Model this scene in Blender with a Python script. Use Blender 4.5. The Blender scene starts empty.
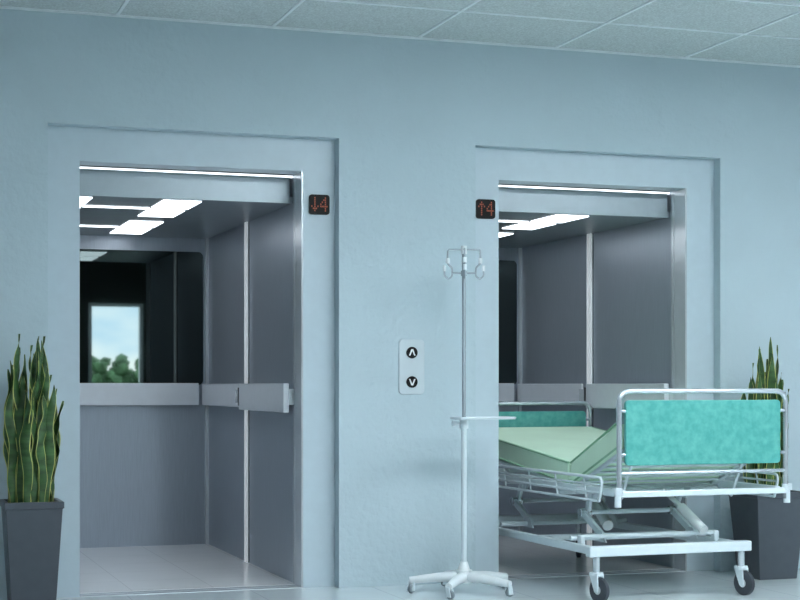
import bpy, bmesh, math, random
from mathutils import Vector, Matrix
random.seed(4)
scene = bpy.context.scene
scene.view_settings.view_transform = 'Standard'

# ------------------------------------------------------------ materials
def lin(c):
    return tuple(((x/255)/12.92 if x/255 <= 0.04045 else ((x/255+0.055)/1.055)**2.4) for x in c)

def mat(name, col, rough=0.5, metal=0.0, var=0.06, scale=20, bump=0.0, bscale=None, emit=0, ecol=None, stretch=None, spec=None, coat=0):
    m = bpy.data.materials.new(name); m.use_nodes = True
    nt = m.node_tree; b = nt.nodes['Principled BSDF']
    c = lin(col)
    tc = nt.nodes.new('ShaderNodeTexCoord'); mp = nt.nodes.new('ShaderNodeMapping')
    nt.links.new(tc.outputs['Object'], mp.inputs['Vector'])
    if stretch: mp.inputs['Scale'].default_value = stretch
    n = nt.nodes.new('ShaderNodeTexNoise'); n.inputs['Scale'].default_value = scale; n.inputs['Detail'].default_value = 5
    nt.links.new(mp.outputs[0], n.inputs['Vector'])
    r = nt.nodes.new('ShaderNodeValToRGB')
    r.color_ramp.elements[0].position = 0.3; r.color_ramp.elements[1].position = 0.7
    r.color_ramp.elements[0].color = tuple(x*(1-var) for x in c)+(1,)
    r.color_ramp.elements[1].color = tuple(min(1, x*(1+var)) for x in c)+(1,)
    nt.links.new(n.outputs['Fac'], r.inputs[0]); nt.links.new(r.outputs[0], b.inputs['Base Color'])
    b.inputs['Roughness'].default_value = rough; b.inputs['Metallic'].default_value = metal
    if coat: b.inputs['Coat Weight'].default_value = coat
    if spec is not None: b.inputs['Specular IOR Level'].default_value = spec
    if bump:
        n2 = nt.nodes.new('ShaderNodeTexNoise'); n2.inputs['Scale'].default_value = bscale or scale; n2.inputs['Detail'].default_value = 4
        nt.links.new(mp.outputs[0], n2.inputs['Vector'])
        bp = nt.nodes.new('ShaderNodeBump'); bp.inputs['Strength'].default_value = bump; bp.inputs['Distance'].default_value = 0.01
        nt.links.new(n2.outputs['Fac'], bp.inputs['Height']); nt.links.new(bp.outputs[0], b.inputs['Normal'])
    if emit:
        b.inputs['Emission Color'].default_value = lin(ecol or col)+(1,)
        b.inputs['Emission Strength'].default_value = emit
    return m

M_wall = mat('plaster_paint', (185, 202, 209), 0.7, var=0.025, scale=2.5, bump=0.45, bscale=26)
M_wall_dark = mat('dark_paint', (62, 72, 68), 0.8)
M_side = mat('side_paint', (160, 171, 174), 0.8)
M_frame = mat('frame_paint', (190, 205, 213), 0.36, var=0.02)
M_steel = mat('brushed_panel_steel', (168, 177, 187), 0.32, metal=0.4, var=0.06, scale=8, stretch=(30, 30, 1))
M_steel_d = mat('fascia_steel', (158, 170, 176), 0.32, metal=0.35, var=0.03)
M_lightmetal = mat('satin_aluminium', (222, 228, 232), 0.25, metal=0.4, var=0.02)
M_rail = mat('handrail_aluminium', (224, 229, 234), 0.3, metal=0.2, var=0.02)
M_gap = mat('joint_black', (40, 43, 48), 0.6)
M_cabceil = mat('car_ceiling_steel', (140, 149, 156), 0.35, metal=0.3)
M_white = mat('white_enamel', (228, 234, 236), 0.3, var=0.02)
M_bedmetal = mat('bed_enamel', (212, 223, 228), 0.3, metal=0.1, var=0.02)
M_stand = mat('stand_metal', (184, 194, 200), 0.26, metal=0.45, var=0.02)
M_chrome = mat('chrome', (212, 220, 226), 0.22, metal=0.7, var=0.02)
M_dark = mat('dark_rubber', (56, 62, 70), 0.6)
M_caster = mat('grey_rubber', (130, 140, 146), 0.6)
M_pot = mat('pot_ceramic', (76, 82, 90), 0.4, var=0.05)
M_soil = mat('soil', (50, 42, 34), 0.95, var=0.4, scale=60, bump=0.8)
M_black = mat('display_black', (8, 9, 10), 0.45, spec=0.2)
M_orange = mat('display_led', (110, 52, 30), 0.5, emit=0.26, ecol=(215, 108, 66))
M_led = mat('led_panel', (240, 246, 250), 0.5, emit=4.2, ecol=(240, 247, 255))
M_ledline = mat('led_line', (240, 246, 250), 0.5, emit=2.5, ecol=(240, 247, 255))
M_glowtrim = mat('glow_trim', (236, 242, 246), 0.35, metal=0.0, emit=0.25)  # light metal strip, no lamp; a faint glow is put into its colour
M_mattress = mat('mattress_vinyl', (212, 240, 214), 0.55, var=0.03, scale=6, bump=0.08)
M_pipe = mat('mattress_piping', (140, 188, 152), 0.5)
M_addlum = mat('added_luminaire', (240, 246, 250), 0.5, emit=32, ecol=(237, 247, 254))  # emission for the unseen panels added to light the hall
M_addlum_dim = mat('added_luminaire_dim', (240, 246, 250), 0.5, emit=8, ecol=(237, 247, 254))  # weaker added panel that keeps the left side darker
M_plate = mat('plate_satin', (200, 211, 216), 0.35, metal=0.1, var=0.02)
M_arrow = mat('arrow_white', (215, 220, 222), 0.5, emit=0.15)
M_bark = mat('bark', (80, 66, 50), 0.9)
M_canopy = mat('tree_leaves', (94, 128, 92), 0.9, var=0.6, scale=5, bump=1)
M_grass = mat('grass', (80, 110, 60), 0.95, var=0.3, scale=3)

M_teal = mat('teal_laminate', (66, 178, 168), 0.4, var=0.0, scale=30)
nt = M_teal.node_tree
rr = [n for n in nt.nodes if n.type == 'VALTORGB'][0]
rr.color_ramp.elements[0].position = 0.34; rr.color_ramp.elements[1].position = 0.7
rr.color_ramp.elements[0].color = lin((70, 154, 146))+(1,); rr.color_ramp.elements[1].color = lin((98, 176, 166))+(1,)

def tile_mat(name, col, seam, size, rough, off=(0, 0, 0)):
    m = mat(name, col, rough, var=0.03, scale=4)
    nt = m.node_tree; b = nt.nodes['Principled BSDF']
    ramp = [n for n in nt.nodes if n.type == 'VALTORGB'][0]
    tc = [n for n in nt.nodes if n.type == 'TEX_COORD'][0]
    mp = nt.nodes.new('ShaderNodeMapping'); mp.inputs['Location'].default_value = off
    nt.links.new(tc.outputs['Object'], mp.inputs['Vector'])
    bk = nt.nodes.new('ShaderNodeTexBrick'); bk.offset = 0
    bk.inputs['Scale'].default_value = 1.0; bk.inputs['Brick Width'].default_value = size
    bk.inputs['Row Height'].default_value = size; bk.inputs['Mortar Size'].default_value = 0.0025
    bk.inputs['Color1'].default_value = (1, 1, 1, 1); bk.inputs['Color2'].default_value = (1, 1, 1, 1)
    bk.inputs['Mortar'].default_value = (seam, seam, seam, 1)
    nt.links.new(mp.outputs[0], bk.inputs['Vector'])
    mx = nt.nodes.new('ShaderNodeMix'); mx.data_type = 'RGBA'; mx.blend_type = 'MULTIPLY'
    mx.inputs['Factor'].default_value = 1
    nt.links.new(ramp.outputs[0], mx.inputs[6]); nt.links.new(bk.outputs['Color'], mx.inputs[7])
    nt.links.new(mx.outputs[2], b.inputs['Base Color'])
    return m
M_floor = tile_mat('hall_floor_tiles', (214, 224, 227), 0.75, 0.6, 0.1)
M_cabfloor = tile_mat('car_floor_tiles', (253, 254, 254), 0.8, 0.4, 0.14)

M_ceil = mat('mineral_fibre_tile', (194, 203, 203), 0.9, var=0.2, scale=110, bump=0.3, bscale=110)
M_tbar = mat('grid_enamel', (226, 234, 236), 0.4)
M_mirror = mat('tinted_mirror', (84, 93, 92), 0.02, metal=1.0, var=0.0)

M_leaf = mat('leaf', (56, 90, 48), 0.45, var=0.45, scale=9, stretch=(1, 1, 4), bump=0.1)
nt = M_leaf.node_tree; b = nt.nodes['Principled BSDF']
ramp = [n for n in nt.nodes if n.type == 'VALTORGB'][0]
at = nt.nodes.new('ShaderNodeAttribute'); at.attribute_name = 'edge'
r2 = nt.nodes.new('ShaderNodeValToRGB'); r2.color_ramp.elements[0].position = 0.66; r2.color_ramp.elements[1].position = 0.8
nt.links.new(at.outputs['Fac'], r2.inputs[0])
mx = nt.nodes.new('ShaderNodeMix'); mx.data_type = 'RGBA'
nt.links.new(r2.outputs[0], mx.inputs['Factor']); nt.links.new(ramp.outputs[0], mx.inputs[6])
mx.inputs[7].default_value = lin((188, 190, 108))+(1,)
nt.links.new(mx.outputs[2], b.inputs['Base Color'])

# ------------------------------------------------------------ mesh builder
class MB:
    def __init__(s): s.v = []; s.f = []
    def add(s, vs, fs):
        o = len(s.v); s.v += [tuple(p) for p in vs]; s.f += [tuple(i+o for i in f) for f in fs]; return s
    def box(s, x0, x1, y0, y1, z0, z1):
        vs = [(x0,y0,z0),(x1,y0,z0),(x1,y1,z0),(x0,y1,z0),(x0,y0,z1),(x1,y0,z1),(x1,y1,z1),(x0,y1,z1)]
        return s.add(vs, [(3,2,1,0),(4,5,6,7),(0,1,5,4),(1,2,6,5),(2,3,7,6),(3,0,4,7)])
    def tube(s, pts, r, n=10, closed=False):
        P = [Vector(p) for p in pts]; N = len(P)
        rs = r if isinstance(r, (list, tuple)) else [r]*N
        t = []
        for i in range(N):
            a = P[(i-1) % N] if (closed or i > 0) else P[i]
            c = P[(i+1) % N] if (closed or i < N-1) else P[i]
            t.append((c-a).normalized())
        up = Vector((0,0,1)) if abs(t[0].z) < 0.9 else Vector((1,0,0))
        u = t[0].cross(up).normalized(); vs = []
        for i in range(N):
            u = (u - t[i]*u.dot(t[i])).normalized(); w = t[i].cross(u)
            for k in range(n):
                a = 2*math.pi*k/n
                vs.append(P[i]+(u*math.cos(a)+w*math.sin(a))*rs[i])
        fs = []
        for i in range(N if closed else N-1):
            j = (i+1) % N
            for k in range(n):
                l = (k+1) % n
                fs.append((i*n+k, i*n+l, j*n+l, j*n+k))
        if not closed:
            fs.append(tuple(range(n))[::-1]); fs.append(tuple((N-1)*n+k for k in range(n)))
        return s.add(vs, fs)
    def cyl(s, a, b, r, n=20, r2=None): return s.tube([a, b], [r, r if r2 is None else r2], n)
    def prism(s, poly, axis, a0, a1):
        n = len(poly)
        def P(p, a):
            if axis == 'x': return (a, p[0], p[1])
            if axis == 'y': return (p[0], a, p[1])
            return (p[0], p[1], a)
        vs = [P(p, a0) for p in poly]+[P(p, a1) for p in poly]
        fs = [tuple(range(n))[::-1], tuple(range(n, 2*n))]+[(i, (i+1) % n, n+(i+1) % n, n+i) for i in range(n)]
        return s.add(vs, fs)

def fillet(pts, rad, seg=6, closed=False):
    P = [Vector(p) for p in pts]; N = len(P); out = []
    for i in range(N):
        if not closed and i in (0, N-1): out.append(P[i]); continue
        a, c = P[(i-1) % N], P[(i+1) % N]
        d1 = (a-P[i]); d2 = (c-P[i]); r = min(rad, d1.length/2.01, d2.length/2.01)
        A = P[i]+d1.normalized()*r; C = P[i]+d2.normalized()*r
        for k in range(seg+1):
            t = k/seg; out.append(A*(1-t)**2+P[i]*2*t*(1-t)+C*t*t)
    return out

def rrect(x0, x1, z0, z1, r, seg=5):
    out = []
    for cx, cz, a0 in ((x1-r, z1-r, 0), (x0+r, z1-r, 90), (x0+r, z0+r, 180), (x1-r, z0+r, 270)):
        for k in range(seg+1):
            a = math.radians(a0+90*k/seg); out.append((cx+r*math.cos(a), cz+r*math.sin(a)))
    return out

def build(name, mb, m, parent=None, loc=(0,0,0), bevel=0, smooth=True, **props):
    me = bpy.data.meshes.new(name); me.from_pydata(mb.v, [], mb.f); me.update()
    bm = bmesh.new(); bm.from_mesh(me); bmesh.ops.recalc_face_normals(bm, faces=bm.faces); bm.to_mesh(me); bm.free()
    me.materials.append(m)
    if smooth:
        me.shade_smooth() if hasattr(me, 'shade_smooth') else None
        try: me.set_sharp_from_angle(angle=math.radians(38))
        except Exception: pass
    o = bpy.data.objects.new(name, me); scene.collection.objects.link(o); o.location = loc
    if parent: o.parent = parent
    if bevel:
        bv = o.modifiers.new('bevel', 'BEVEL'); bv.width = bevel; bv.segments = 2; bv.limit_method = 'ANGLE'
    for k, v in props.items(): o[k] = v
    return o

def empty(name, loc, label, category, group=None, rot=0):
    o = bpy.data.objects.new(name, None); scene.collection.objects.link(o)
    o.location = loc; o.rotation_euler[2] = rot; o.empty_display_size = 0.1
    o['label'] = label; o['category'] = category
    if group: o['group'] = group
    return o
S = dict(kind='structure')

# ------------------------------------------------------------ room shell
SHIFT = 2.13
XL, XR, YS, H = -3.5, 8.0, -9.9, 2.74
FL, FR, FT = 0.825, 2.233, 2.216
w = MB()
for a, c in ((XL, FL), (FR, FL+SHIFT), (FR+SHIFT, XR)): w.box(a, c, 0, 0.2, 0, FT)
w.box(XL, XR, 0, 0.2, FT, H)
build('wall_north', w, M_wall, smooth=False, label='pale blue-grey textured plaster wall with elevator openings', **S)
w = MB().box(XL, XR, YS-0.15, 0.07, -0.1, 0)
build('floor', w, M_floor, smooth=False, label='glossy pale tiled hall floor', **S)
w = MB().box(XL, XR, YS-0.15, 0.2, H, H+0.1)
build('ceiling', w, M_ceil, smooth=False, label='suspended ceiling of speckled mineral tiles', **S)
g = MB()
x = 1.894-0.75*7
while x < XR:
    g.box(x-0.008, x+0.008, YS, 0, H-0.005, H); x += 0.75
y = -0.6
while y > YS:
    g.box(XL, XR, y-0.008, y+0.008, H-0.0045, H); y -= 0.6
build('trim_1', g, M_tbar, smooth=False, label='white metal ceiling grid bars', **S)
build('trim_2', MB().box(XL, XR, -0.014, 0, H-0.01, H), M_tbar, smooth=False, label='white metal wall angle along the ceiling', **S)
WX0, WX1, WZ0, WZ1 = 2.97, 3.72, 0.75, 2.13
w = MB().box(XL, WX0, YS-0.15, YS, 0, H).box(WX1, XR, YS-0.15, YS, 0, H).box(WX0, WX1, YS-0.15, YS, 0, WZ0).box(WX0, WX1, YS-0.15, YS, WZ1, H)
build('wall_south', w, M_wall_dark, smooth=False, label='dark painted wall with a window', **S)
build('wall_west', MB().box(XL-0.15, XL, YS, 0.2, 0, H), M_side, smooth=False, label='pale painted wall', **S)
build('wall_east', MB().box(XR, XR+0.15, YS, 0.2, 0, H), M_side, smooth=False, label='pale painted wall', **S)
f = MB(); t = 0.045
f.box(WX0, WX0+t, YS-0.1, YS+0.02, WZ0, WZ1).box(WX1-t, WX1, YS-0.1, YS+0.02, WZ0, WZ1)
f.box(WX0+t, WX1-t, YS-0.1, YS+0.02, WZ0, WZ0+t).box(WX0+t, WX1-t, YS-0.1, YS+0.02, WZ1-t, WZ1)
build('window_1', f, M_white, smooth=False, label='white framed window looking out on trees', **S)

build('ground', MB().box(-30, 40, -60, YS-0.2, -0.6, -0.5), M_grass, smooth=False, label='grass outside the window', kind='structure')
def tree(x, y, s, lab):
    e = empty('tree', (x, y, -0.5), lab, 'tree', 'trees outside the window')
    build('trunk', MB().tube([(0,0,0),(0.05,0,0.8*s),(0,0,1.5*s)], [0.16*s,0.11*s,0.07*s], 10), M_bark, e)
    c = MB()
    for k in range(230):
        bm = bmesh.new(); bmesh.ops.create_icosphere(bm, subdivisions=1, radius=random.uniform(0.05, 0.17)*s)
        o = Vector((random.gauss(0,.5)*s, random.uniform(-.5,.5)*s, 1.2*s+random.gauss(0,.26)*s))
        vs = [v.co*random.uniform(0.6, 1.4)+o for v in bm.verts]
        fs = [tuple(v.index for v in f.verts) for f in bm.faces]; bm.free(); c.add(vs, fs)
    build('canopy', c, M_canopy, e, smooth=False)
tree(4.3, -20, 1.0, 'broad green leafy tree on the grass')
tree(5.7, -22, 1.12, 'rounded green leafy tree on the grass')
tree(3.2, -23, 0.95, 'small green leafy tree on the grass')

for i, (lx, ly) in enumerate([(2.9,-2.9),(5.0,-3.0),(2.6,-5.0),(4.8,-5.0),(0.0,-3.8)]):  # added lamps, out of view, placed to light the elevator wall
    e = empty('added_ceiling_light', (lx, ly, H-0.03), 'added flat white ceiling light panel, out of view', 'ceiling light', 'added hall lights out of view')
    build('housing', MB().box(-0.62,0.62,-0.32,0.32,0.0,0.024), M_white, e, smooth=False)
    build('diffuser', MB().box(-0.58,0.58,-0.28,0.28,-0.006,0.0), M_addlum_dim if i in (4,) else M_addlum, e, smooth=False)

# ------------------------------------------------------------ elevators
def elevator(n, off, lab):
    U = [(FL,0),(0.98,0),(0.98,2.055),(2.07,2.055),(2.07,0),(FR,0),(FR,FT),(FL,FT)]
    f = MB().prism([(px+off, pz) for px, pz in U], 'y', 0.07, 0.2)
    build('door_%d' % n, f, M_frame, smooth=False, label='pale blue-grey painted elevator door surround', **S)
    e = empty('elevator_car', (1.25+off, 0.2, 0), lab, 'elevator', 'hospital elevators')
    D = 2.13
    build('sill', MB().box(-0.27,0.82,-0.13,0,-0.04,-0.006).box(-0.27,0.82,-0.13,-0.075,-0.006,0.003).box(-0.27,0.82,-0.065,-0.02,-0.006,0.003), M_lightmetal, e, smooth=False)
    build('car_floor', MB().box(-0.82,0.82,0,D,-0.06,0.002), M_cabfloor, e, smooth=False, label='pale tiled elevator floor')
    build('jamb_lining', MB().box(0.812,0.82,-0.128,-0.004,0.003,2.055), M_lightmetal, e, smooth=False, label='bright steel jamb lining')
    for xs in (0.82, -0.86):
        build('side_wall', MB().box(xs,xs+0.04,0,1.02,0,2.1), M_steel, e, smooth=False)
        build('side_wall', MB().box(xs,xs+0.04,1.085,D,0,2.1), M_steel, e, smooth=False)
        inx = 0.812 if xs > 0 else -0.82
        build('joint_strip', MB().box(inx+0.003,inx+0.03,1.02,1.085,0,2.1), M_gap, e, smooth=False)
        build('joint_trim', MB().box(inx-0.006,inx+0.014,1.022,1.038,0,1.918), M_glowtrim, e, smooth=False, label='bright vertical trim strip with added glow')
        build('joint_trim', MB().box(inx-0.006,inx+0.014,1.056,1.084,0,1.918), M_glowtrim, e, smooth=False, label='bright vertical trim strip with added glow')
        build('front_trim', MB().box(inx+0.0,inx+0.01,0.0,0.03,0,2.05), M_lightmetal, e, smooth=False)
        build('corner_trim', MB().box(*((0.80,0.82) if xs>0 else (-0.82,-0.80)),D-0.02,D,0,1.918), M_lightmetal, e, smooth=False)
    build('back_wall', MB().box(-0.86,0.86,D,D+0.04,0,2.1), M_steel, e, smooth=False)
    build('car_roof', MB().box(-0.86,0.86,0,D+0.04,2.1,2.14), M_steel_d, e, smooth=False)
    build('mirror', MB().prism(rrect(-0.76,0.785,1.0,1.832,0.03), 'y', D-0.012, D), M_mirror, e, smooth=False)
    build('ceiling_panel', MB().box(-0.82,0.82,0.07,D,1.918,1.95), M_cabceil, e, smooth=False)
    build('fascia', MB().box(-0.82,0.80,0.05,0.07,1.914,2.045), M_steel_d, e, smooth=False, bevel=0.002)
    build('light_strip', MB().box(-0.82,0.815,0.052,0.068,2.045,2.054), M_ledline, e, smooth=False, label='thin glowing white light strip')
    for sx in (-0.27, 0.27):
        for y0, y1 in ((0.13,0.48),(0.56,0.90),(1.18,1.50),(1.58,1.92)):
            build('light_panel', MB().box(sx-0.095,sx+0.095,y0,y1,1.913,1.918), M_led, e, smooth=False)
    for y0 in (0.50, 1.52):
        build('cross_light', MB().box(-0.17,0.17,y0,y0+0.04,1.913,1.918), M_led, e, smooth=False)
    for sg in (1, -1):
        for fi, (y0, y1) in enumerate(((0.0,0.985),(1.085,D-0.05))):
            xa, xb = sorted((sg*(0.785 if fi else 0.782), sg*(0.77 if fi else 0.752)))
            h = build('handrail', MB().box(xa,xb,y0,y1,0.875 if fi else 0.862,1.008), M_rail, e, bevel=0.004, smooth=False)
            for yy in (y0+0.02, y1-0.03):
                build('rail_bracket', MB().box(min(sg*0.78,sg*0.822),max(sg*0.78,sg*0.822),yy-0.015,yy+0.02,0.9,0.98), M_lightmetal, h, smooth=False)
            if fi == 0:
                build('end_cap', MB().box(xa-0.001,xb+0.001,y1,y1+0.022,0.885,0.985), M_gap, h, smooth=False, label='dark rail end cap')
                build('rail_joint', MB().box(xa+0.004,xb-0.004,y1+0.022,y1+0.1,0.90,0.975), M_lightmetal, h, smooth=False, label='bright metal joint bracket')
    h = build('handrail', MB().box(-0.75,0.75,D-0.055,D-0.035,0.875,1.012), M_rail, e, bevel=0.004, smooth=False)
    for xx in (-0.6, 0, 0.6):
        build('rail_bracket', MB().box(xx-0.02,xx+0.02,D-0.04,D,0.915,0.965), M_dark, h, smooth=False)
elevator(1, 0, 'open empty hospital elevator car with steel panels and mirror')
elevator(2, SHIFT, 'open hospital elevator car with a bed rolled partly inside')

G4 = ["00010","00110","01010","10010","11111","00010","00010"]
DN = ["00100","00100","00100","00100","10101","01110","00100"]
UP = DN[::-1]
def indicator(xc, zc, arrow, lab):
    e = empty('floor_indicator', (xc, 0.07, zc), lab, 'elevator display', 'elevator floor displays')
    build('housing', MB().prism(rrect(-0.052,0.052,-0.049,0.049,0.014), 'y', -0.012, 0), M_black, e, smooth=False)
    m = MB()
    for pat, x0 in ((arrow, -0.042), (G4, 0.004)):
        p = 0.0078; q = 0.0105
        for r, row in enumerate(pat):
            for c, ch in enumerate(row):
                if ch == '1':
                    cx = x0+c*p; cz = 0.032-r*q
                    m.box(cx, cx+0.0052, -0.0135, -0.012, cz-0.003, cz+0.0045)
    build('glyphs', m, M_orange, e, smooth=False, label='orange dot-matrix arrow and number 4')
indicator(2.150, 1.892, DN, 'small black display showing a down arrow and 4')
indicator(3.035, 1.902, UP, 'small black display showing an up arrow and 4')

e = empty('call_button_panel', (2.610, 0, 1.09), 'pale rounded plate with two round black call buttons', 'elevator buttons')
build('plate', MB().prism(rrect(-0.067,0.067,-0.137,0.137,0.02), 'y', -0.008, 0), M_plate, e, smooth=False, bevel=0.0015)
for zc, sg in ((0.072, 1), (-0.075, -1)):
    bt = build('button', MB().cyl((0,-0.014,zc),(0,-0.008,zc),0.029,32), M_black, e, label='round black button with white arrow')
    a = MB()
    pl = [(-0.017,-0.015),(-0.005,0.017),(0.005,0.017),(0.017,-0.015),(0.010,-0.015),(0,0.009),(-0.010,-0.015)]
    pl = [(px, zc+sg*pz) for px, pz in pl]
    a.prism([pl[0],pl[1],pl[5],pl[6]], 'y', -0.0155,-0.014); a.prism([pl[1],pl[2],pl[5]], 'y', -0.0155,-0.014); a.prism([pl[2],pl[3],pl[4],pl[5]], 'y', -0.0155,-0.014)
    build('arrow', a, M_arrow, bt, smooth=False)

# ------------------------------------------------------------ casters
def caster(parent, x, y, R, hub_z, ang, w=0.022, rub=None):
    rub = rub or M_dark
    p = build('caster', MB().cyl((x,y,2*R+0.012),(x,y,hub_z),R*0.28,14), M_chrome, parent)
    d = Vector((math.cos(ang), math.sin(ang), 0)); s = Vector((-d.y, d.x, 0))
    c = Vector((x,y,R))+d*R*0.35
    wh = MB()
    prof = [(0.0,R*0.35),(0.0,R*0.9),(0.15,R),(0.85,R),(1.0,R*0.9),(1.0,R*0.35)]
    n = 28; vs = []; fs = []
    ax = s
    for k in range(n):
        a = 2*math.pi*k/n
        rad = d*math.cos(a)+Vector((0,0,1))*math.sin(a)
        for t, r in prof: vs.append(c+ax*((t-0.5)*w)+rad*r)
    m = len(prof)
    for k in range(n):
        l = (k+1) % n
        for j in range(m-1): fs.append((k*m+j, l*m+j, l*m+j+1, k*m+j+1))
    wh.add(vs, fs)
    build('wheel', wh, rub, p)
    build('wheel_hub', MB().cyl(c-ax*w*0.4, c+ax*w*0.4, R*0.5, 18), M_white, p)
    fk = MB()
    for sg in (-1, 1):
        o = ax*(w*0.5+0.005)*sg
        top = Vector((x,y,2*R+0.015))+o
        th = ax*0.0035
        q = [c+o-d*0.012-Vector((0,0,0.01)), c+o+d*0.012-Vector((0,0,0.01)), top+d*R*0.45, top-d*R*0.45]
        fk.add([v-th for v in q]+[v+th for v in q], [(3,2,1,0),(4,5,6,7),(0,1,5,4),(1,2,6,5),(2,3,7,6),(3,0,4,7)])
    fk.cyl((x,y,2*R+0.006),(x,y,2*R+0.022),R*0.55,16)
    build('fork', fk, M_bedmetal, p)
    return p

# ------------------------------------------------------------ IV stand
e = empty('iv_stand', (2.753, -0.36, 0), 'white wheeled drip stand with hooks and small tray', 'drip stand')
build('hub', MB().cyl((0,0,0.05),(0,0,0.11),0.04,24).cyl((0,0,0.11),(0,0,0.15),0.03,20,0.017), M_white, e)
for k in range(5):
    a = math.radians(161+72*k); d = Vector((math.cos(a), math.sin(a), 0))
    build('leg', MB().tube([d*0.02+Vector((0,0,0.078)), d*0.13+Vector((0,0,0.074)), d*0.262+Vector((0,0,0.060))],[0.026,0.022,0.017],12), M_white, e)
    caster(e, d.x*0.252, d.y*0.252, 0.021, 0.062, a+1.2, 0.016, M_caster)
build('lower_pole', MB().cyl((0,0,0.12),(0,0,0.83),0.0130,20), M_bedmetal, e)
build('upper_pole', MB().cyl((0,0,0.83),(0,0,1.65),0.0095,16), M_stand, e)
build('clamp', MB().cyl((0,0,0.79),(0,0,0.84),0.021,20).cyl((0,0,0.815),(-0.045,0,0.815),0.007,12).cyl((-0.045,0,0.815),(-0.06,0,0.815),0.014,14), M_bedmetal, e)
O8 = [(-0.04,-0.06),(0.23,-0.06),(0.25,-0.045),(0.25,0.045),(0.23,0.06),(-0.04,0.06),(-0.05,0.045),(-0.05,-0.045)]
tr = MB().prism(O8, 'z', 0.834, 0.839)
tr.tube([Vector((px,py,0.842)) for px,py in O8], 0.0045, 8, True)
build('tray', tr, M_bedmetal, e)
build('hook_collar', MB().cyl((0,0,1.63),(0,0,1.67),0.015,18), M_white, e)
build('hook_collar', MB().cyl((0,0,1.525),(0,0,1.55),0.015,18), M_stand, e)
Z = Vector((0,0,1))
for k in range(4):
    a = math.radians(-18+90*k); d = Vector((math.cos(a), math.sin(a), 0))
    # angular arm, then a drop with an upturned hook
    pts = [Z*1.652, d*0.078+Z*1.652, d*0.080+Z*1.585, d*0.058+Z*1.565, d*0.056+Z*1.525, d*0.075+Z*1.508, d*0.094+Z*1.525, d*0.094+Z*1.55]
    hk = build('hook', MB().tube(fillet(pts, 0.009, 3), 0.0042, 8), M_stand, e)
    build('hook_knob', MB().cyl(d*0.094+Z*1.548, d*0.094+Z*1.575, 0.008, 10), M_white, hk)
    build('bottle_holder', MB().cyl(d*0.079+Z*1.585, d*0.079+Z*1.61, 0.010, 12), M_white, hk)
for sg in (-1, 1):
    build('cross_arm', MB().cyl((0,0,1.538),(sg*0.054,-sg*0.018,1.538),0.0045,8), M_stand, e)

# ------------------------------------------------------------ hospital bed
ROT = 0.025
BX = 3.705
bed = empty('hospital_bed', (BX, 0.06, 0), 'adjustable wheeled hospital bed with teal end boards rolling into elevator', 'hospital bed', rot=ROT)
YN, YF = -1.0, 1.03
def endboard(name, y, ztop, zb, zt):
    p = build(name, MB().prism(rrect(-0.415,0.41,zb,zt,0.018), 'y', y-0.011, y+0.011), M_teal, bed, smooth=False, bevel=0.003, label='mottled teal laminate end board')
    t = MB().tube(fillet([(-0.445,y,0.46),(-0.445,y,ztop),(0.445,y,ztop),(0.445,y,0.46)],0.06,7), 0.0125, 14)
    build('board_frame', t, M_chrome, p, label='chrome tubular frame')
    for sg in (-1, 1):
        for zz in (zb+0.05, zt-0.05):
            build('board_bracket', MB().cyl((sg*0.4,y,zz),(sg*0.445,y,zz),0.008,10), M_chrome, p)
    build('board_crossbar', MB().cyl((-0.445,y,zb-0.035),(0.445,y,zb-0.035),0.008,12), M_chrome, p)
    return p
endboard('headboard', YN, 0.972, 0.63, 0.93)
endboard('footboard', YF, 0.893, 0.60, 0.845)
fr = MB()
fr.box(-0.43,-0.40,YN+0.02,YF-0.02,0.482,0.518).box(0.40,0.43,YN+0.02,YF-0.02,0.482,0.518)
fr.box(-0.45,0.45,YN-0.015,YN+0.02,0.485,0.513).box(-0.45,0.45,YF-0.02,YF+0.015,0.485,0.513)
fr.box(-0.40,0.40,-0.28,-0.25,0.45,0.48).box(-0.40,0.40,0.3,0.34,0.48,0.515)
build('bed_frame', fr, M_bedmetal, bed, smooth=False, bevel=0.005)
for sx in (-0.452, 0.452):
    for y in (YN, YF):
        build('bumper', MB().cyl((sx,y,0.50),(sx,y,0.530),0.024,20).cyl((sx,y,0.44),(sx,y,0.50),0.016,16), M_bedmetal, bed)
HY, HZ = -0.42, 0.49
P_near = (YN+0.06, 0.70); P_far = (YF-0.05, 0.635)
def deck(name, a, b_, n):
    m = MB()
    for sx in (-0.385, 0.385): m.cyl((sx,a[0],a[1]),(sx,b_[0],b_[1]),0.011,10)
    for k in range(n):
        t = (k+0.3)/(n-0.4); y = a[0]+(b_[0]-a[0])*t; z = a[1]+(b_[1]-a[1])*t
        m.cyl((-0.385,y,z),(0.385,y,z),0.006,8)
    build(name, m, M_bedmetal, bed)
deck('leg_section', (HY, HZ), P_near, 8); deck('back_section', (HY, HZ), P_far, 16)
for sx in (-0.3, 0.3):
    build('section_support', MB().cyl((sx,YN+0.25,0.46),(sx,YN+0.13,0.66),0.008,10), M_bedmetal, bed)
    build('section_support', MB().cyl((sx,0.5,0.50),(sx,0.75,0.605),0.008,10), M_bedmetal, bed)
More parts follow.
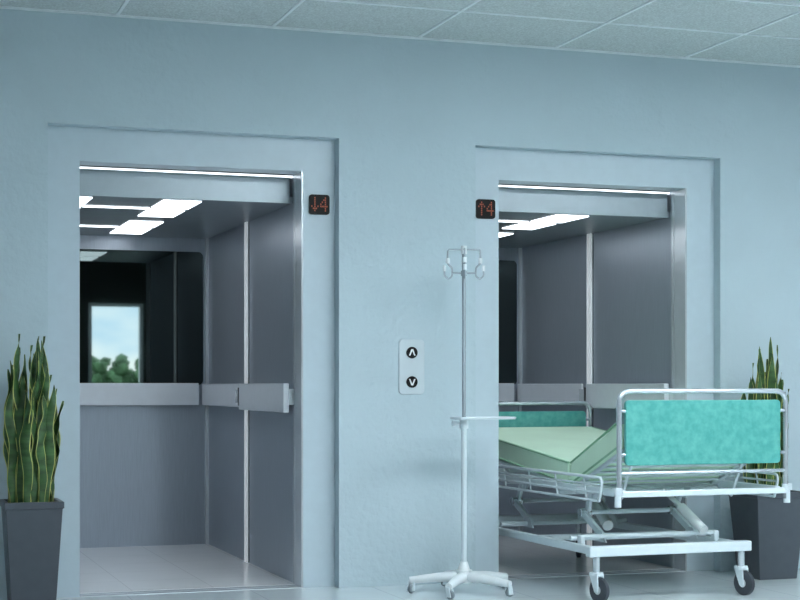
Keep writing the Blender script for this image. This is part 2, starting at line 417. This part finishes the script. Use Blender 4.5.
for sg in (-1, 1):
    x = sg*0.475; m = MB(); zt = 0.57
    m.tube(fillet([(x,-0.86,0.46),(x,-0.90,zt),(x,0.62,zt),(x,0.66,0.46)],0.05,5), 0.0072, 10)
    m.cyl((x,-0.89,0.535),(x,0.64,0.535),0.0052,8).cyl((x,-0.875,0.498),(x,0.65,0.498),0.0052,8)
    m.cyl((x,-0.86,0.46),(x,0.66,0.46),0.0065,8)
    for k in range(5):
        yy = -0.7+k*0.31; m.cyl((x,yy,zt),(x,yy-0.03,0.46),0.0045,8)
    for yy in (-0.6, 0.4): m.box(min(x,sg*0.42),max(x,sg*0.42),yy-0.02,yy+0.02,0.487,0.508)
    build('side_rail', m, M_bedmetal, bed)
BO = -0.135
ZB = 0.232; yb0, yb1 = -0.92, 0.80
def bx(m, x0, x1, *a): m.box(x0+BO, x1+BO, *a)
bs = MB()
bx(bs,-0.40,-0.368,yb0,yb1,ZB-0.018,ZB+0.02); bx(bs,0.368,0.40,yb0,yb1,ZB-0.018,ZB+0.02)
bx(bs,-0.43,0.43,yb0-0.025,yb0+0.025,ZB-0.022,ZB+0.026); bx(bs,-0.43,0.43,yb1-0.025,yb1+0.025,ZB-0.022,ZB+0.026)
bx(bs,-0.375,0.375,-0.3,-0.265,ZB-0.01,ZB+0.02)
bs.cyl((-0.375+BO,-0.72,ZB+0.05),(0.375+BO,-0.72,ZB+0.05),0.011,12)
bx(bs,-0.375,-0.35,-0.74,-0.70,ZB,ZB+0.06); bx(bs,0.35,0.375,-0.74,-0.70,ZB,ZB+0.06)
build('base_frame', bs, M_bedmetal, bed, smooth=False, bevel=0.006)
# lift gear: paired parallelogram arms of flat bar with bracket plates at both ends
def flatbar(x, y0, z0, y1, z1, wdt=0.017, th=0.009):
    d = Vector((0, y1-y0, z1-z0)).normalized(); n_ = Vector((0,-d.z,d.y))*wdt
    a = Vector((0,y0,z0))-d*0.012; c = Vector((0,y1,z1))+d*0.012
    poly = [a-n_, c-n_, c+n_, a+n_]
    return MB().prism([(p.y, p.z) for p in poly], 'x', x-th, x+th)
for (yb_, yt) in ((-0.62,-0.36),(0.20,0.46)):
    for sx in (-0.25, 0.25):
        xx = sx+BO*0.6; ym = (yb_+yt)/2+0.03
        build('lift_arm', flatbar(xx, yb_, ZB+0.04, ym+0.05, 0.37), M_bedmetal, bed, smooth=False, bevel=0.003)
        build('lift_arm', flatbar(xx+0.022, ym+0.05, 0.37, yt-0.10, 0.475), M_bedmetal, bed, smooth=False, bevel=0.003)
        build('pivot', MB().cyl((xx-0.018,ym+0.05,0.37),(xx+0.040,ym+0.05,0.37),0.020,18), M_chrome, bed)
        build('lift_bracket', MB().prism([(yt-0.17,0.49),(yt-0.03,0.49),(yt-0.075,0.435),(yt-0.125,0.435)], 'x', xx+0.034, xx+0.042), M_bedmetal, bed, smooth=False)
        build('lift_bracket', MB().prism([(yb_-0.07,ZB+0.015),(yb_+0.07,ZB+0.015),(yb_+0.025,ZB+0.07),(yb_-0.025,ZB+0.07)], 'x', xx-0.022, xx-0.013), M_bedmetal, bed, smooth=False)
    build('lift_crossbar', MB().cyl((-0.25+BO*0.6,ym+0.05,0.37),(0.25+BO*0.6,ym+0.05,0.37),0.012,12), M_bedmetal, bed)
    build('lift_crossbar', MB().cyl((-0.37+BO,yb_,ZB+0.035),(0.37+BO,yb_,ZB+0.035),0.013,12), M_bedmetal, bed)
    build('lift_crossbar', MB().cyl((-0.4,yt-0.10,0.48),(0.4,yt-0.10,0.48),0.012,12), M_bedmetal, bed)
build('lift_actuator', MB().cyl((BO,-0.30,0.29),(BO/2,0.0,0.40),0.028,16).cyl((BO/2,0.0,0.40),(0,0.2,0.475),0.013,12), M_white, bed)
build('lift_actuator', MB().cyl((0.12,-0.80,0.30),(0.10,-0.62,0.40),0.024,16).cyl((0.10,-0.62,0.40),(0.08,-0.48,0.475),0.012,12), M_white, bed)
for sx in (-0.385, 0.385):
    for y in (yb0, yb1): caster(bed, sx+BO, y, 0.058, ZB-0.018, -1.3 if y < 0 else 1.0, 0.026)
# mattress
T = 0.122; q = 0.012
prof = [(P_near[0]-0.02, P_near[1]+q), (HY, HZ+q+0.003), (P_far[0], P_far[1]+q)]
top = [(P_far[0]-0.01, P_far[1]+q+T*0.9), (HY, HZ+q+T), (P_near[0]+0.03, P_near[1]+q+T*0.92)]
m = MB(); eps = 0.005
m.prism([prof[0], (HY-eps,prof[1][1]), (HY-eps,top[1][1]), top[2]], 'x', -0.41, 0.41)
m.prism([(HY+eps,prof[1][1]), prof[2], top[0], (HY+eps,top[1][1])], 'x', -0.41, 0.41)
mt = build('mattress', m, M_mattress, None, (BX,0.06,0), bevel=0.016, smooth=True, label='pale green hinged mattress on the hospital bed', category='mattress')
mt.rotation_euler[2] = ROT
def seam(pa, pb):
    for sx in (-0.409, 0.409):
        build('piping', MB().cyl((sx,pa[0],pa[1]),(sx,pb[0],pb[1]),0.0055,8), M_pipe, mt)
seam((HY+0.012, top[1][1]-0.006), (top[0][0]-0.012, top[0][1]-0.006))
seam((HY-0.012, top[1][1]-0.006), (top[2][0]+0.012, top[2][1]-0.006))
seam((HY+0.012, prof[1][1]+0.012), (prof[2][0]-0.012, prof[2][1]+0.010))
seam((HY-0.012, prof[1][1]+0.012), (prof[0][0]+0.02, prof[0][1]+0.008))

# ------------------------------------------------------------ plants
def plant(x, y, wt, wb, h, leafh, seed, lab, N=20, spread=1.0, wk=1.0):
    rnd = random.Random(seed)
    e = empty('potted_snake_plant', (x, y, 0), lab, 'potted plant', 'snake plants by the elevators')
    t, b2 = wt/2, wb/2; th = 0.015
    vs = []
    for hh, s in ((0,b2),(h-0.03,t-0.002),(h-0.03,t+0.004),(h,t+0.004),(h,t-th),(h-0.05,t-th-0.003)):
        vs += [(-s,-s,hh),(s,-s,hh),(s,s,hh),(-s,s,hh)]
    fs = [(3,2,1,0)]
    for i in range(5):
        for k in range(4):
            l = (k+1) % 4; fs.append((i*4+k, i*4+l, (i+1)*4+l, (i+1)*4+k))
    fs.append((20,21,22,23))
    build('pot', MB().add(vs, fs), M_pot, e, smooth=False, bevel=0.004, label='tapered square dark grey planter')
    s = t-th-0.004
    build('soil', MB().box(-s,s,-s,s,h-0.045,h-0.03), M_soil, e, smooth=False)
    m = MB(); edge = []
    for i in range(N):
        r = s*0.88*math.sqrt((i+0.5)/N); a = i*2.399+rnd.random()*0.5
        bx_, by_ = r*math.cos(a), r*math.sin(a)
        L = leafh*(1-0.34*(i/N)**1.2)*rnd.uniform(0.84, 1.0)
        W = rnd.uniform(0.020, 0.027)*wk
        lean = rnd.uniform(0.0, 0.045)*spread; ld = Vector((math.cos(a), math.sin(a), 0))
        tw0 = rnd.uniform(-0.7, 0.7)+0.35; tw = rnd.uniform(-1.5, 1.5); ph = rnd.random()*6.28
        n = 28; vs = []; fs = []
        for k in range(n+1):
            t_ = k/n
            wv = W*(0.6+0.4*math.sin(min(1,t_*1.9)*math.pi/2))*(1-max(0,(t_-0.7)/0.3)**1.8)
            wv = max(wv, 0.0008)
            c = Vector((bx_, by_, h-0.035+L*t_))+ld*lean*t_+Vector((math.sin(ph+t_*11),math.cos(ph+t_*9),0))*0.010*min(1,t_*2)
            an = tw0+tw*t_
            u = Vector((math.cos(an), math.sin(an), 0)); nrm = Vector((-u.y, u.x, 0))
            wav = 0.006*math.sin(ph*2+t_*28)
            for q_, e_ in ((-1,1),(-0.78,0.55),(0,0),(0.78,0.55),(1,1)):
                vs.append(c+u*wv*q_+nrm*(wv*0.3*(q_*q_)+wav*q_)); edge.append(e_)
        for k in range(n):
            for j in range(4):
                fs.append((k*5+j, k*5+j+1, (k+1)*5+j+1, (k+1)*5+j))
        m.add(vs, fs)
    o = build('foliage', m, M_leaf, e, label='upright green leaves with yellow edges')
    at = o.data.attributes.new('edge', 'FLOAT', 'POINT')
    at.data.foreach_set('value', edge)
plant(0.725, -0.26, 0.25, 0.19, 0.485, 0.82, 3, 'snake plant in a tall tapered dark grey planter beside elevator', 27, 0.9)
plant(4.475, -0.28, 0.29, 0.22, 0.45, 0.84, 8, 'snake plant in a dark grey planter behind the hospital bed', 26, 0.4, 1.1)

# ------------------------------------------------------------ world
wd = bpy.data.worlds.new('sky'); scene.world = wd; wd.use_nodes = True
nt = wd.node_tree; bg = nt.nodes['Background']
tc = nt.nodes.new('ShaderNodeTexCoord'); mp = nt.nodes.new('ShaderNodeMapping'); mp.inputs['Scale'].default_value = (1,1,3)
n = nt.nodes.new('ShaderNodeTexNoise'); n.inputs['Scale'].default_value = 9; n.inputs['Detail'].default_value = 6
r = nt.nodes.new('ShaderNodeValToRGB'); r.color_ramp.elements[0].position = 0.35; r.color_ramp.elements[1].position = 0.6
r.color_ramp.elements[0].color = (0.5,0.7,0.9,1); r.color_ramp.elements[1].color = (1,1,1,1)
nt.links.new(tc.outputs['Generated'], mp.inputs[0]); nt.links.new(mp.outputs[0], n.inputs['Vector'])
nt.links.new(n.outputs['Fac'], r.inputs[0]); nt.links.new(r.outputs[0], bg.inputs['Color']); bg.inputs['Strength'].default_value = 9

# ------------------------------------------------------------ camera
cam = bpy.data.cameras.new('camera'); co = bpy.data.objects.new('camera', cam); scene.collection.objects.link(co)
co.location = (0, -7.5, 1.0); co.rotation_euler = (math.radians(90), 0, math.radians(-18.78))
cam.sensor_width = 36; cam.lens = 1588/800*36; cam.shift_y = 85/800; cam.clip_end = 200
scene.camera = co
